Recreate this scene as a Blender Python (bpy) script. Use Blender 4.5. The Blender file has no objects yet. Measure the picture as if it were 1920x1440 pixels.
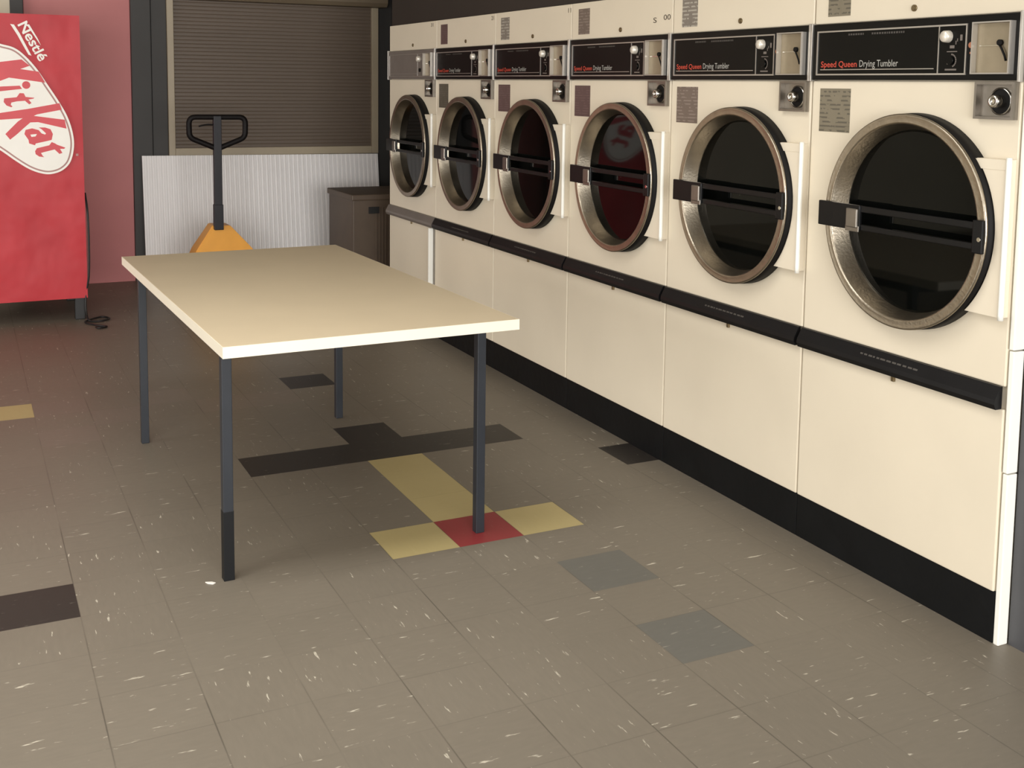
import bpy, bmesh, math, random
from mathutils import Vector, Matrix
random.seed(7)
scene = bpy.context.scene
COL = scene.collection
PI = math.pi

# ------------------------------------------------------------------ materials
def lin(c):
    return tuple(((v/255)/12.92 if v/255 <= 0.04045 else ((v/255+0.055)/1.055)**2.4) for v in c) + (1.0,)

def mat(name, rgb, rough=0.5, metal=0.0, var=0.06, scale=6.0, bump=0.0, bscale=40.0, spec=0.5, coat=0.0, stretch=None, coord='Object'):
    m = bpy.data.materials.new(name); m.use_nodes = True
    nt = m.node_tree; b = nt.nodes['Principled BSDF']
    b.inputs['Roughness'].default_value = rough
    b.inputs['Metallic'].default_value = metal
    b.inputs['Specular IOR Level'].default_value = spec
    b.inputs['Coat Weight'].default_value = coat
    tc = nt.nodes.new('ShaderNodeTexCoord'); mp = nt.nodes.new('ShaderNodeMapping')
    if stretch: mp.inputs['Scale'].default_value = stretch
    nt.links.new(tc.outputs[coord], mp.inputs['Vector'])
    n = nt.nodes.new('ShaderNodeTexNoise'); n.inputs['Scale'].default_value = scale
    n.inputs['Detail'].default_value = 5.0
    nt.links.new(mp.outputs[0], n.inputs['Vector'])
    r = nt.nodes.new('ShaderNodeValToRGB')
    c = lin(rgb)
    r.color_ramp.elements[0].position = 0.3; r.color_ramp.elements[1].position = 0.7
    r.color_ramp.elements[0].color = tuple(max(0, x*(1-var)) for x in c[:3])+(1,)
    r.color_ramp.elements[1].color = tuple(min(1, x*(1+var)) for x in c[:3])+(1,)
    nt.links.new(n.outputs['Fac'], r.inputs['Fac'])
    nt.links.new(r.outputs['Color'], b.inputs['Base Color'])
    if bump:
        n2 = nt.nodes.new('ShaderNodeTexNoise'); n2.inputs['Scale'].default_value = bscale
        nt.links.new(mp.outputs[0], n2.inputs['Vector'])
        bp = nt.nodes.new('ShaderNodeBump'); bp.inputs['Strength'].default_value = bump
        bp.inputs['Distance'].default_value = 0.02
        nt.links.new(n2.outputs['Fac'], bp.inputs['Height'])
        nt.links.new(bp.outputs['Normal'], b.inputs['Normal'])
    return m

def striped(name, base, ink, n=60.0, rough=0.5):
    """printed notice: rows of small print across the sheet"""
    m = mat(name, base, rough, var=0.05, scale=30)
    nt = m.node_tree; b = nt.nodes['Principled BSDF']
    src = b.inputs['Base Color'].links[0].from_socket
    tc = nt.nodes.new('ShaderNodeTexCoord'); sp = nt.nodes.new('ShaderNodeSeparateXYZ')
    nt.links.new(tc.outputs['Object'], sp.inputs[0])
    mu = nt.nodes.new('ShaderNodeMath'); mu.operation = 'MULTIPLY'; mu.inputs[1].default_value = n
    nt.links.new(sp.outputs['Z'], mu.inputs[0])
    fr = nt.nodes.new('ShaderNodeMath'); fr.operation = 'FRACT'; nt.links.new(mu.outputs[0], fr.inputs[0])
    gt = nt.nodes.new('ShaderNodeMath'); gt.operation = 'GREATER_THAN'; gt.inputs[1].default_value = 0.6
    nt.links.new(fr.outputs[0], gt.inputs[0])
    no = nt.nodes.new('ShaderNodeTexNoise'); no.inputs['Scale'].default_value = 45
    nt.links.new(tc.outputs['Object'], no.inputs['Vector'])
    g2 = nt.nodes.new('ShaderNodeMath'); g2.operation = 'GREATER_THAN'; g2.inputs[1].default_value = 0.47
    nt.links.new(no.outputs['Fac'], g2.inputs[0])
    mm = nt.nodes.new('ShaderNodeMath'); mm.operation = 'MULTIPLY'
    nt.links.new(gt.outputs[0], mm.inputs[0]); nt.links.new(g2.outputs[0], mm.inputs[1])
    mx = nt.nodes.new('ShaderNodeMix'); mx.data_type = 'RGBA'
    nt.links.new(mm.outputs[0], mx.inputs[0]); nt.links.new(src, mx.inputs[6]); mx.inputs[7].default_value = lin(ink)
    nt.links.new(mx.outputs[2], b.inputs['Base Color'])
    return m

M = {}
M['cream']   = mat('almond_enamel', (224,213,192), 0.34, var=0.025, scale=3, bump=0.03, bscale=2.5)
M['cream2']  = mat('almond_enamel_doors', (225,214,194), 0.3, var=0.02, scale=3)
M['white']   = mat('white_enamel', (240,238,230), 0.35, var=0.02)
M['black']   = mat('black_enamel', (14,14,15), 0.35, var=0.15, scale=12, spec=0.25)
M['kick']    = mat('black_kick_vinyl', (13,14,15), 0.5, var=0.2, scale=8, bump=0.1, bscale=15, spec=0.2)
M['ledge']   = mat('black_ledge_plastic', (15,15,17), 0.38, var=0.2, scale=10, spec=0.3)
M['grey_panel'] = mat('grey_panel', (112,104,98), 0.4, var=0.06, scale=14)
M['bezel']   = mat('gloss_black_bezel', (10,10,10), 0.3, var=0.1, spec=0.2)
M['face']    = mat('black_panel_face', (11,11,10), 0.3, var=0.1, spec=0.15)
M['chrome']  = mat('chrome', (215,212,205), 0.16, metal=1.0, var=0.03)
M['steel']   = mat('brushed_steel', (168,158,142), 0.34, metal=1.0, var=0.08, scale=30, bump=0.05, bscale=120)
M['lip']     = mat('steel_rim', (150,138,120), 0.38, metal=1.0, var=0.08, scale=20)
M['plate']   = mat('coin_plate_steel', (150,138,116), 0.42, metal=0.5, var=0.06, scale=25)
M['dullsteel'] = mat('dull_steel', (140,134,126), 0.36, metal=0.9, var=0.1, scale=25)
M['rubber']  = mat('black_rubber', (15,13,12), 0.6, var=0.15, spec=0.2)
M['glass']   = mat('dark_door_glass', (7,8,7), 0.04, var=0.3, scale=3, spec=0.15)
M['red_ink'] = mat('red_lettering', (190,70,52), 0.5, var=0.04)
M['grey_ink'] = mat('grey_lettering', (170,168,162), 0.5, var=0.04)
M['faint_ink'] = mat('faint_lettering', (74,70,66), 0.5, var=0.04)
M['dark_ink'] = mat('dark_marking', (70,60,48), 0.6, var=0.05)
M['silver']  = mat('silver_line', (182,177,170), 0.35, metal=0.7, var=0.05)
M['knob']    = mat('pale_knob', (225,218,205), 0.3, metal=0.3, var=0.08, scale=40)
M['orange']  = mat('amber_lens', (190,125,95), 0.25, var=0.05)
M['brass']   = mat('lock_brass', (128,112,84), 0.4, metal=0.8, var=0.1)
M['note_olive'] = striped('notice_olive', (124,116,98), (92,86,74), 75)
M['note_grey']  = striped('notice_grey', (128,120,110), (172,166,154), 70)
M['note_taupe'] = striped('notice_taupe', (112,98,88), (136,122,112), 80)
M['note_plum']  = striped('notice_plum', (92,70,68), (104,82,80), 90)
M['note_dark']  = striped('notice_dark', (86,80,68), (98,92,80), 90)

M['table_top'] = mat('beige_laminate', (203,186,157), 0.38, var=0.02, scale=5, bump=0.01, bscale=60)
M['table_edge'] = mat('cream_edge_band', (237,228,209), 0.4, var=0.02)
M['leg']     = mat('charcoal_leg_paint', (42,45,51), 0.42, var=0.08, scale=15, spec=0.35)
M['leg_dark'] = mat('black_leg_sleeve', (18,19,21), 0.5, var=0.1, spec=0.25)

M['vm_red']  = mat('red_banner_vinyl', (190,50,58), 0.45, var=0.09, scale=4, bump=0.6, bscale=4.5, stretch=(1,1,.8), spec=0.3)
M['vm_side'] = mat('dark_red_cabinet', (150,45,50), 0.45, var=0.06)
M['vm_white'] = mat('logo_white', (248,244,236), 0.5, var=0.02)
M['vm_ink']  = mat('logo_red', (212,72,80), 0.5, var=0.05, scale=8)
M['vm_grey'] = mat('logo_grey_outline', (175,130,124), 0.5, var=0.04)
M['cord']    = mat('black_cord', (22,20,20), 0.5, var=0.1)

M['jack_yellow'] = mat('yellow_paint', (236,164,52), 0.4, var=0.04, scale=10)
M['jack_grey'] = mat('charcoal_paint', (32,31,36), 0.45, var=0.08, spec=0.3)
M['jack_black'] = mat('black_grip', (17,12,12), 0.55, var=0.1, spec=0.2)
M['sheet']   = mat('white_corrugated_plastic', (250,247,246), 0.4, var=0.03, scale=2)
M['box']     = mat('brown_plastic_box', (80,65,51), 0.5, var=0.08, scale=12)
M['box_dark'] = mat('box_slot_dark', (16,13,12), 0.7, var=0.1)
M['curtain'] = mat('taupe_shutter', (104,90,77), 0.5, var=0.05, scale=3, stretch=(0.4,1,12))
M['frame']   = mat('beige_shutter_frame', (176,162,138), 0.45, var=0.04)
M['header']  = mat('brown_roll_box', (120,106,86), 0.5, var=0.04)

M['wall_dark'] = mat('charcoal_wall_paint', (62,60,58), 0.6, var=0.06, scale=3)
M['wall_cream'] = mat('cream_wall_paint', (214,204,180), 0.6, var=0.03, scale=3)
M['bulkhead'] = mat('dark_brown_bulkhead', (42,35,30), 0.55, var=0.08, scale=2)
M['door_red'] = mat('mauve_red_door', (198,128,127), 0.5, var=0.035, scale=3, spec=0.2)
M['wall_grey'] = mat('dark_grey_wall', (70,70,73), 0.5, var=0.08, scale=5)
M['wall_left'] = mat('grey_wall_paint', (120,114,106), 0.6, var=0.05, scale=2)
M['ceiling'] = mat('ceiling_paint', (196,190,178), 0.7, var=0.03, scale=2)
M['alu']     = mat('shopfront_aluminium', (120,118,114), 0.4, metal=0.6, var=0.05)
M['paper']   = mat('white_scrap', (238,234,226), 0.7, var=0.03)

def tile_mat(name, rgb, rough=0.42, chips=1.0, var=0.07):
    """vinyl tile: marbled base, pale streaks along the tile's grain, dark joints (UV 'grain' + UV 'cell')"""
    m = bpy.data.materials.new(name); m.use_nodes = True
    nt = m.node_tree; N = nt.nodes; Lk = nt.links; b = N['Principled BSDF']
    c = lin(rgb)
    g = N.new('ShaderNodeUVMap'); g.uv_map = 'grain'
    ce = N.new('ShaderNodeUVMap'); ce.uv_map = 'cell'
    tc = N.new('ShaderNodeTexCoord')
    # soft marbling along grain
    mp = N.new('ShaderNodeMapping'); mp.inputs['Scale'].default_value = (2.2, 9.0, 1); Lk.new(g.outputs[0], mp.inputs[0])
    n1 = N.new('ShaderNodeTexNoise'); n1.inputs['Scale'].default_value = 2.0; n1.inputs['Detail'].default_value = 6
    Lk.new(mp.outputs[0], n1.inputs['Vector'])
    n0 = N.new('ShaderNodeTexNoise'); n0.inputs['Scale'].default_value = 1.3; n0.inputs['Detail'].default_value = 3
    Lk.new(tc.outputs['Object'], n0.inputs['Vector'])
    at = N.new('ShaderNodeAttribute'); at.attribute_name = 'tone'
    # tone = 1 + var*(noise-.5)*2 + attr
    a1 = N.new('ShaderNodeMath'); a1.operation = 'MULTIPLY_ADD'; a1.inputs[1].default_value = var*2.4; a1.inputs[2].default_value = 1-var*1.2
    Lk.new(n1.outputs['Fac'], a1.inputs[0])
    a2 = N.new('ShaderNodeMath'); a2.operation = 'MULTIPLY_ADD'; a2.inputs[1].default_value = 0.2; Lk.new(n0.outputs['Fac'], a2.inputs[0]); Lk.new(a1.outputs[0], a2.inputs[2])
    a3 = N.new('ShaderNodeMath'); a3.operation = 'ADD'; Lk.new(a2.outputs[0], a3.inputs[0]); Lk.new(at.outputs['Fac'], a3.inputs[1])
    a4 = N.new('ShaderNodeMath'); a4.operation = 'ADD'; a4.inputs[1].default_value = -0.1; Lk.new(a3.outputs[0], a4.inputs[0])
    vm = N.new('ShaderNodeVectorMath'); vm.operation = 'SCALE'; vm.inputs[0].default_value = c[:3]; Lk.new(a4.outputs[0], vm.inputs['Scale'])
    # pale streaks
    def streak(scale, sx, sy, lo, hi, dens):
        q = N.new('ShaderNodeMapping'); q.inputs['Scale'].default_value = (sx, sy, 1); Lk.new(g.outputs[0], q.inputs[0])
        # wobble
        nz = N.new('ShaderNodeTexNoise'); nz.inputs['Scale'].default_value = scale; nz.inputs['Detail'].default_value = 3.5; nz.inputs['Roughness'].default_value = 0.62
        Lk.new(q.outputs[0], nz.inputs['Vector'])
        mr = N.new('ShaderNodeMapRange'); mr.inputs[1].default_value = lo; mr.inputs[2].default_value = hi; Lk.new(nz.outputs['Fac'], mr.inputs[0])
        return mr.outputs[0]
    s1 = streak(2.5, 1.0, 5.5, 0.655, 0.705, 1)
    s2 = streak(5.5, 1.0, 3.4, 0.68, 0.735, 1)
    mxm = N.new('ShaderNodeMath'); mxm.operation = 'MAXIMUM'; Lk.new(s1, mxm.inputs[0]); Lk.new(s2, mxm.inputs[1])
    sc = N.new('ShaderNodeMath'); sc.operation = 'MULTIPLY'; sc.inputs[1].default_value = 0.62*chips; Lk.new(mxm.outputs[0], sc.inputs[0])
    mx = N.new('ShaderNodeMix'); mx.data_type = 'RGBA'; Lk.new(sc.outputs[0], mx.inputs[0]); Lk.new(vm.outputs[0], mx.inputs[6]); mx.inputs[7].default_value = lin((222,214,196))
    # joints
    sp = N.new('ShaderNodeSeparateXYZ'); Lk.new(ce.outputs[0], sp.inputs[0])
    def edge(sock):
        d = N.new('ShaderNodeMath'); d.operation = 'SUBTRACT'; d.inputs[1].default_value = 0.5; Lk.new(sock, d.inputs[0])
        ab = N.new('ShaderNodeMath'); ab.operation = 'ABSOLUTE'; Lk.new(d.outputs[0], ab.inputs[0])
        gt = N.new('ShaderNodeMapRange'); gt.inputs[1].default_value = 0.488; gt.inputs[2].default_value = 0.5; Lk.new(ab.outputs[0], gt.inputs[0])
        return gt.outputs[0]
    ex, ey = edge(sp.outputs['X']), edge(sp.outputs['Y'])
    eyh = N.new('ShaderNodeMath'); eyh.operation = 'MULTIPLY'; eyh.inputs[1].default_value = 0.45; Lk.new(ey, eyh.inputs[0])
    em = N.new('ShaderNodeMath'); em.operation = 'MAXIMUM'; Lk.new(ex, em.inputs[0]); Lk.new(eyh.outputs[0], em.inputs[1])
    nj = N.new('ShaderNodeTexNoise'); nj.inputs['Scale'].default_value = 2.2; Lk.new(tc.outputs['Object'], nj.inputs['Vector'])
    jr = N.new('ShaderNodeMapRange'); jr.inputs[1].default_value = 0.42; jr.inputs[2].default_value = 0.62; jr.inputs[3].default_value = 0.08; jr.inputs[4].default_value = 0.6; Lk.new(nj.outputs['Fac'], jr.inputs[0])
    jm = N.new('ShaderNodeMath'); jm.operation = 'MULTIPLY'; Lk.new(em.outputs[0], jm.inputs[0]); Lk.new(jr.outputs[0], jm.inputs[1])
    m2 = N.new('ShaderNodeMix'); m2.data_type = 'RGBA'; Lk.new(jm.outputs[0], m2.inputs[0]); Lk.new(mx.outputs[2], m2.inputs[6]); m2.inputs[7].default_value = lin((38,34,30))
    Lk.new(m2.outputs[2], b.inputs['Base Color'])
    b.inputs['Specular IOR Level'].default_value = 0.35
    # roughness variation
    rr = N.new('ShaderNodeMapRange'); rr.inputs[3].default_value = rough-0.06; rr.inputs[4].default_value = rough+0.12; Lk.new(n0.outputs['Fac'], rr.inputs[0])
    Lk.new(rr.outputs[0], b.inputs['Roughness'])
    return m

# ------------------------------------------------------------------ mesh helpers
def box(bm, lo, hi, bev=0.0, seg=2):
    r = bmesh.ops.create_cube(bm, size=1.0)
    vs = r['verts']
    for v in vs:
        v.co = Vector([lo[i] + (v.co[i]+0.5)*(hi[i]-lo[i]) for i in range(3)])
    if bev:
        es = list({e for v in vs for e in v.link_edges})
        bmesh.ops.bevel(bm, geom=es, offset=bev, segments=seg, profile=0.6, affect='EDGES')

def lathe_x(bm, prof, cy, cz, n=72, close=False):
    """profile of (radius, x) turned about the x axis through (cy, cz)"""
    rings = []
    for r, x in prof:
        rings.append([bm.verts.new((x, cy + r*math.cos(2*PI*k/n), cz + r*math.sin(2*PI*k/n))) for k in range(n)])
    for a, b in zip(rings, rings[1:]):
        for k in range(n):
            f = bm.faces.new((a[k], a[(k+1) % n], b[(k+1) % n], b[k])); f.smooth = True
    return rings

def disc_cap(bm, ring, flip=False):
    bm.faces.new(ring[::-1] if flip else ring)

def cyl_x(bm, x0, x1, cy, cz, r, n=28):
    rg = lathe_x(bm, [(r, x0), (r, x1)], cy, cz, n)
    bm.faces.new(rg[0]); bm.faces.new(rg[1])

def tube(bm, pts, rad, n=10, closed=False):
    pts = [Vector(p) for p in pts]; rings = []
    L = len(pts)
    up = None
    for i, p in enumerate(pts):
        a = pts[(i-1) % L] if (closed or i > 0) else p
        b = pts[(i+1) % L] if (closed or i < L-1) else p
        t = (b-a).normalized()
        if up is None:
            up = t.orthogonal().normalized()
        else:
            up = (up - t*up.dot(t)).normalized()
        s = t.cross(up)
        rings.append([bm.verts.new(p + (up*math.cos(2*PI*k/n) + s*math.sin(2*PI*k/n))*rad) for k in range(n)])
    rng = range(L) if closed else range(L-1)
    for i in rng:
        A, B = rings[i], rings[(i+1) % L]
        if closed and i == L-1:      # match the seam
            off = min(range(n), key=lambda o: (A[0].co-B[o].co).length)
            B = B[off:]+B[:off]
        for k in range(n):
            f = bm.faces.new((A[k], A[(k+1) % n], B[(k+1) % n], B[k])); f.smooth = True
    if not closed:
        bm.faces.new(rings[0][::-1]); bm.faces.new(rings[-1])

def smooth_path(pts, n=6):
    P = [Vector(p) for p in pts]; out = []
    for i in range(len(P)-1):
        p0, p1, p2, p3 = P[max(i-1,0)], P[i], P[i+1], P[min(i+2,len(P)-1)]
        for k in range(n):
            t = k/n
            out.append(0.5*((2*p1)+(-p0+p2)*t+(2*p0-5*p1+4*p2-p3)*t*t+(-p0+3*p1-3*p2+p3)*t**3))
    out.append(P[-1]); return out

def prism(bm, poly, fn, d0, d1):
    """poly of 2D points extruded between depths d0 and d1; fn(a,b,d) -> 3D"""
    A = [bm.verts.new(fn(a, b, d0)) for a, b in poly]
    B = [bm.verts.new(fn(a, b, d1)) for a, b in poly]
    n = len(poly)
    fa = bm.faces.new(A); fb = bm.faces.new(B[::-1])
    for k in range(n):
        bm.faces.new((A[k], B[k], B[(k+1) % n], A[(k+1) % n]))
    fa.normal_update(); fb.normal_update()
    bmesh.ops.triangulate(bm, faces=[fa, fb], ngon_method='EAR_CLIP')

MESH = {}
def mesh_of(key, build, mats):
    if key in MESH: return MESH[key]
    bm = bmesh.new(); build(bm)
    bmesh.ops.recalc_face_normals(bm, faces=bm.faces[:])
    me = bpy.data.meshes.new(key); bm.to_mesh(me); bm.free()
    for m in (mats if isinstance(mats, (list, tuple)) else [mats]): me.materials.append(m)
    MESH[key] = me
    return me

def part(name, parent, key, build, mats, label=None):
    o = bpy.data.objects.new(name, mesh_of(key, build, mats)); COL.objects.link(o)
    o.parent = parent
    if label: o['label'] = label
    return o

def thing(name, label, cat, loc=(0,0,0), rotz=0.0, group=None):
    o = bpy.data.objects.new(name, None); COL.objects.link(o)
    o.location = loc; o.rotation_euler = (0, 0, rotz); o.empty_display_size = 0.1
    o['label'] = label; o['category'] = cat
    if group: o['group'] = group
    return o

def struct(name, build, mats, label=None):
    o = part(name, None, name, build, mats); o['kind'] = 'structure'
    if label: o['label'] = label
    return o

def text_mesh(key, body, width, height, to3d, m, offset=0.0, shear=0.0, depth=0.0006):
    """a word in the built-in font, scaled to width x height; to3d(a,b) -> (point, outward normal)"""
    if key in MESH: return MESH[key]
    cu = bpy.data.curves.new(key+'_curve', 'FONT'); cu.body = body; cu.offset = offset; cu.shear = shear
    cu.resolution_u = 3; cu.fill_mode = 'FRONT'
    ob = bpy.data.objects.new(key+'_tmp', cu); COL.objects.link(ob)
    dg = bpy.context.evaluated_depsgraph_get(); dg.update()
    me = bpy.data.meshes.new_from_object(ob.evaluated_get(dg))
    bpy.data.objects.remove(ob); bpy.data.curves.remove(cu)
    me.name = key
    xs = [v.co.x for v in me.vertices]; ys = [v.co.y for v in me.vertices]
    x0, x1 = min(xs), max(xs); y1 = 0.72     # cap height of the font
    for v in me.vertices:
        v.co = to3d((v.co.x-x0)/(x1-x0)*width, v.co.y/y1*height)
    me.materials.clear(); me.materials.append(m)
    MESH[key] = me
    return me

def put(name, parent, me):
    o = bpy.data.objects.new(name, me); COL.objects.link(o); o.parent = parent; return o

# ------------------------------------------------------------------ measured layout
X0 = 2.4224          # front plane of the dryers
YR = 2.0387          # near end of the dryer row
W = 0.8
TS, TU, TV, TROT = 0.2279, 1.3731, 3.2001, 0.00757
YB = 8.605           # back wall
CEIL = 2.75
XL, YF = -6.2, -4.6  # left wall, shopfront

# ------------------------------------------------------------------ floor
tiles = {}
for i in range(-2, 3): tiles[(i, 4)] = 1
tiles[(0, 5)] = 1; tiles[(0, 9)] = 1; tiles[(4, 2)] = 1
for j in (1, 2, 3): tiles[(0, j)] = 2
tiles[(-1, 0)] = 2; tiles[(1, 0)] = 2; tiles[(0, 0)] = 3
for i in range(-10, -5): tiles[(i, 0)] = 1
tiles[(-6, 9)] = 2; tiles[(-7, 9)] = 3; tiles[(-8, 9)] = 2
tiles[(1, -2)] = 4; tiles[(1, -4)] = 4
tiles[(-5, 7)] = 5; tiles[(-4, 8)] = 5; tiles[(-2, 8)] = 5; tiles[(-1, 8)] = 5; tiles[(-5, 9)] = 5; tiles[(-3, 9)] = 5
def build_floor(bm):
    g = bm.loops.layers.uv.new('grain'); ce = bm.loops.layers.uv.new('cell')
    tone = bm.faces.layers.float.new('tone')
    c, s = math.cos(TROT), math.sin(TROT)
    vt = {}
    rnd = random.Random(11)
    for i in range(-34, 9):
        for j in range(-35, 26):
            cs = []
            for a, b in ((i, j), (i+1, j), (i+1, j+1), (i, j+1)):
                if (a, b) not in vt:
                    vt[(a, b)] = bm.verts.new((TU + TS*(a*c-b*s), TV + TS*(a*s+b*c), 0))
                cs.append(vt[(a, b)])
            f = bm.faces.new(cs)
            f.material_index = tiles.get((i, j), 0)
            f[tone] = rnd.uniform(-0.02, 0.02)
            rot = rnd.random() < 0.5
            ox, oy = rnd.uniform(0, 50), rnd.uniform(0, 50)
            for lp, (a, b) in zip(f.loops, ((0,0),(1,0),(1,1),(0,1))):
                lp[ce].uv = (a, b)
                p = (b, a) if rot else (a, b)
                lp[g].uv = (ox + p[0], oy + p[1])
struct('floor', build_floor, [
    tile_mat('vinyl_tile_taupe', (120,112,100)), tile_mat('vinyl_tile_charcoal', (48,44,41), chips=0.3),
    tile_mat('vinyl_tile_yellow', (181,165,117), chips=0.12, var=0.03), tile_mat('vinyl_tile_red', (142,54,56), chips=0.15, var=0.03),
    tile_mat('vinyl_tile_bluegrey', (104,102,96), chips=0.4), tile_mat('vinyl_tile_pale', (123,113,102), chips=0.4)])

# ------------------------------------------------------------------ room shell
struct('ceiling', lambda bm: box(bm, (XL-0.1, YF-0.1, CEIL), (3.3, YB+0.2, CEIL+0.1)), M['ceiling'])
def b_back(bm):
    box(bm, (1.076, YB, 0), (3.2, YB+0.15, CEIL))
    n = len(bm.faces)
    box(bm, (XL, YB, 0), (0.284, YB+0.15, CEIL))
    box(bm, (0.284, YB+0.03, 2.25), (1.076, YB+0.15, CEIL))
    bm.faces.ensure_lookup_table()
    for f in bm.faces[n:]: f.material_index = 1
struct('wall_back', b_back, [M['wall_dark'], M['wall_cream']])
struct('trim_1', lambda bm: box(bm, (0.284, YB-0.03, 0), (0.368, YB+0.12, 2.35), 0.004), M['wall_dark'], 'dark upright of the red door frame')
struct('trim_2', lambda bm: (box(bm, (1.0755, YB-0.03, 0), (1.212, YB+0.001, CEIL), 0.004), box(bm, (1.217, YB-0.02, 0), (1.323, YB+0.001, CEIL), 0.003)), M['wall_dark'], 'dark upright boards between the red door and the shutter')
struct('door_1', lambda bm: box(bm, (0.37, YB+0.005, 0.0), (1.0745, YB+0.05, 2.3), 0.003), M['door_red'], 'plain mauve red door panel')
struct('wall_right', lambda bm: (box(bm, (3.06, 6.85, 0), (3.2, YB, CEIL)), ), M['wall_dark'])
struct('wall_right_near', lambda bm: box(bm, (2.462, YF, 0), (3.2, YR-0.022, CEIL)), M['wall_grey'])
struct('trim_3', lambda bm: box(bm, (2.44, YR-0.02, 1.836), (3.1, 6.845, CEIL)), M['bulkhead'], 'dark brown bulkhead above the dryers')
struct('trim_4', lambda bm: (box(bm, (X0+0.004, YR-0.019, 0), (2.462, YR-0.0025, 0.47), 0.003), box(bm, (X0+0.002, YR-0.0185, 0.473), (2.462, YR-0.0025, 0.80), 0.003), box(bm, (X0, YR-0.018, 0.803), (2.462, YR-0.0025, 1.83), 0.003)), M['white'], 'white upright strip at the end of the dryer row')
def b_left(bm):
    box(bm, (XL-0.12, 6.8, 0), (XL, YB, CEIL)); box(bm, (XL-0.12, YF, 0), (XL, 2.0, CEIL))
    box(bm, (XL-0.12, 2.0, 2.5), (XL, 6.8, CEIL)); box(bm, (XL-0.12, 2.0, 0), (XL, 6.8, 0.3))  # opening left for the added side light
struct('wall_left', b_left, M['wall_left'])
struct('added_window_2', lambda bm: [box(bm, (XL-0.1, y-0.035, 0.3), (XL-0.02, y+0.035, 2.5), 0.004) for y in (3.6, 5.2)], M['alu'], 'mullions of an unseen side window added for light')  # unseen side window, added to go with the extra light
def b_front(bm):
    box(bm, (XL, YF-0.12, 0), (2.47, YF, 0.25)); box(bm, (XL, YF-0.12, 2.6), (2.47, YF, CEIL))
    box(bm, (XL, YF-0.12, 0.25), (XL+0.1, YF, 2.6)); box(bm, (2.37, YF-0.12, 0.25), (2.47, YF, 2.6))
struct('wall_front', b_front, M['wall_grey'])
def b_win(bm):
    for x in (-4.5, -2.75, -1.0, 0.75): box(bm, (x-0.035, YF-0.1, 0.25), (x+0.035, YF-0.02, 2.6), 0.004)
struct('window_1', b_win, M['alu'], 'shopfront mullions behind the camera')

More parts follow.
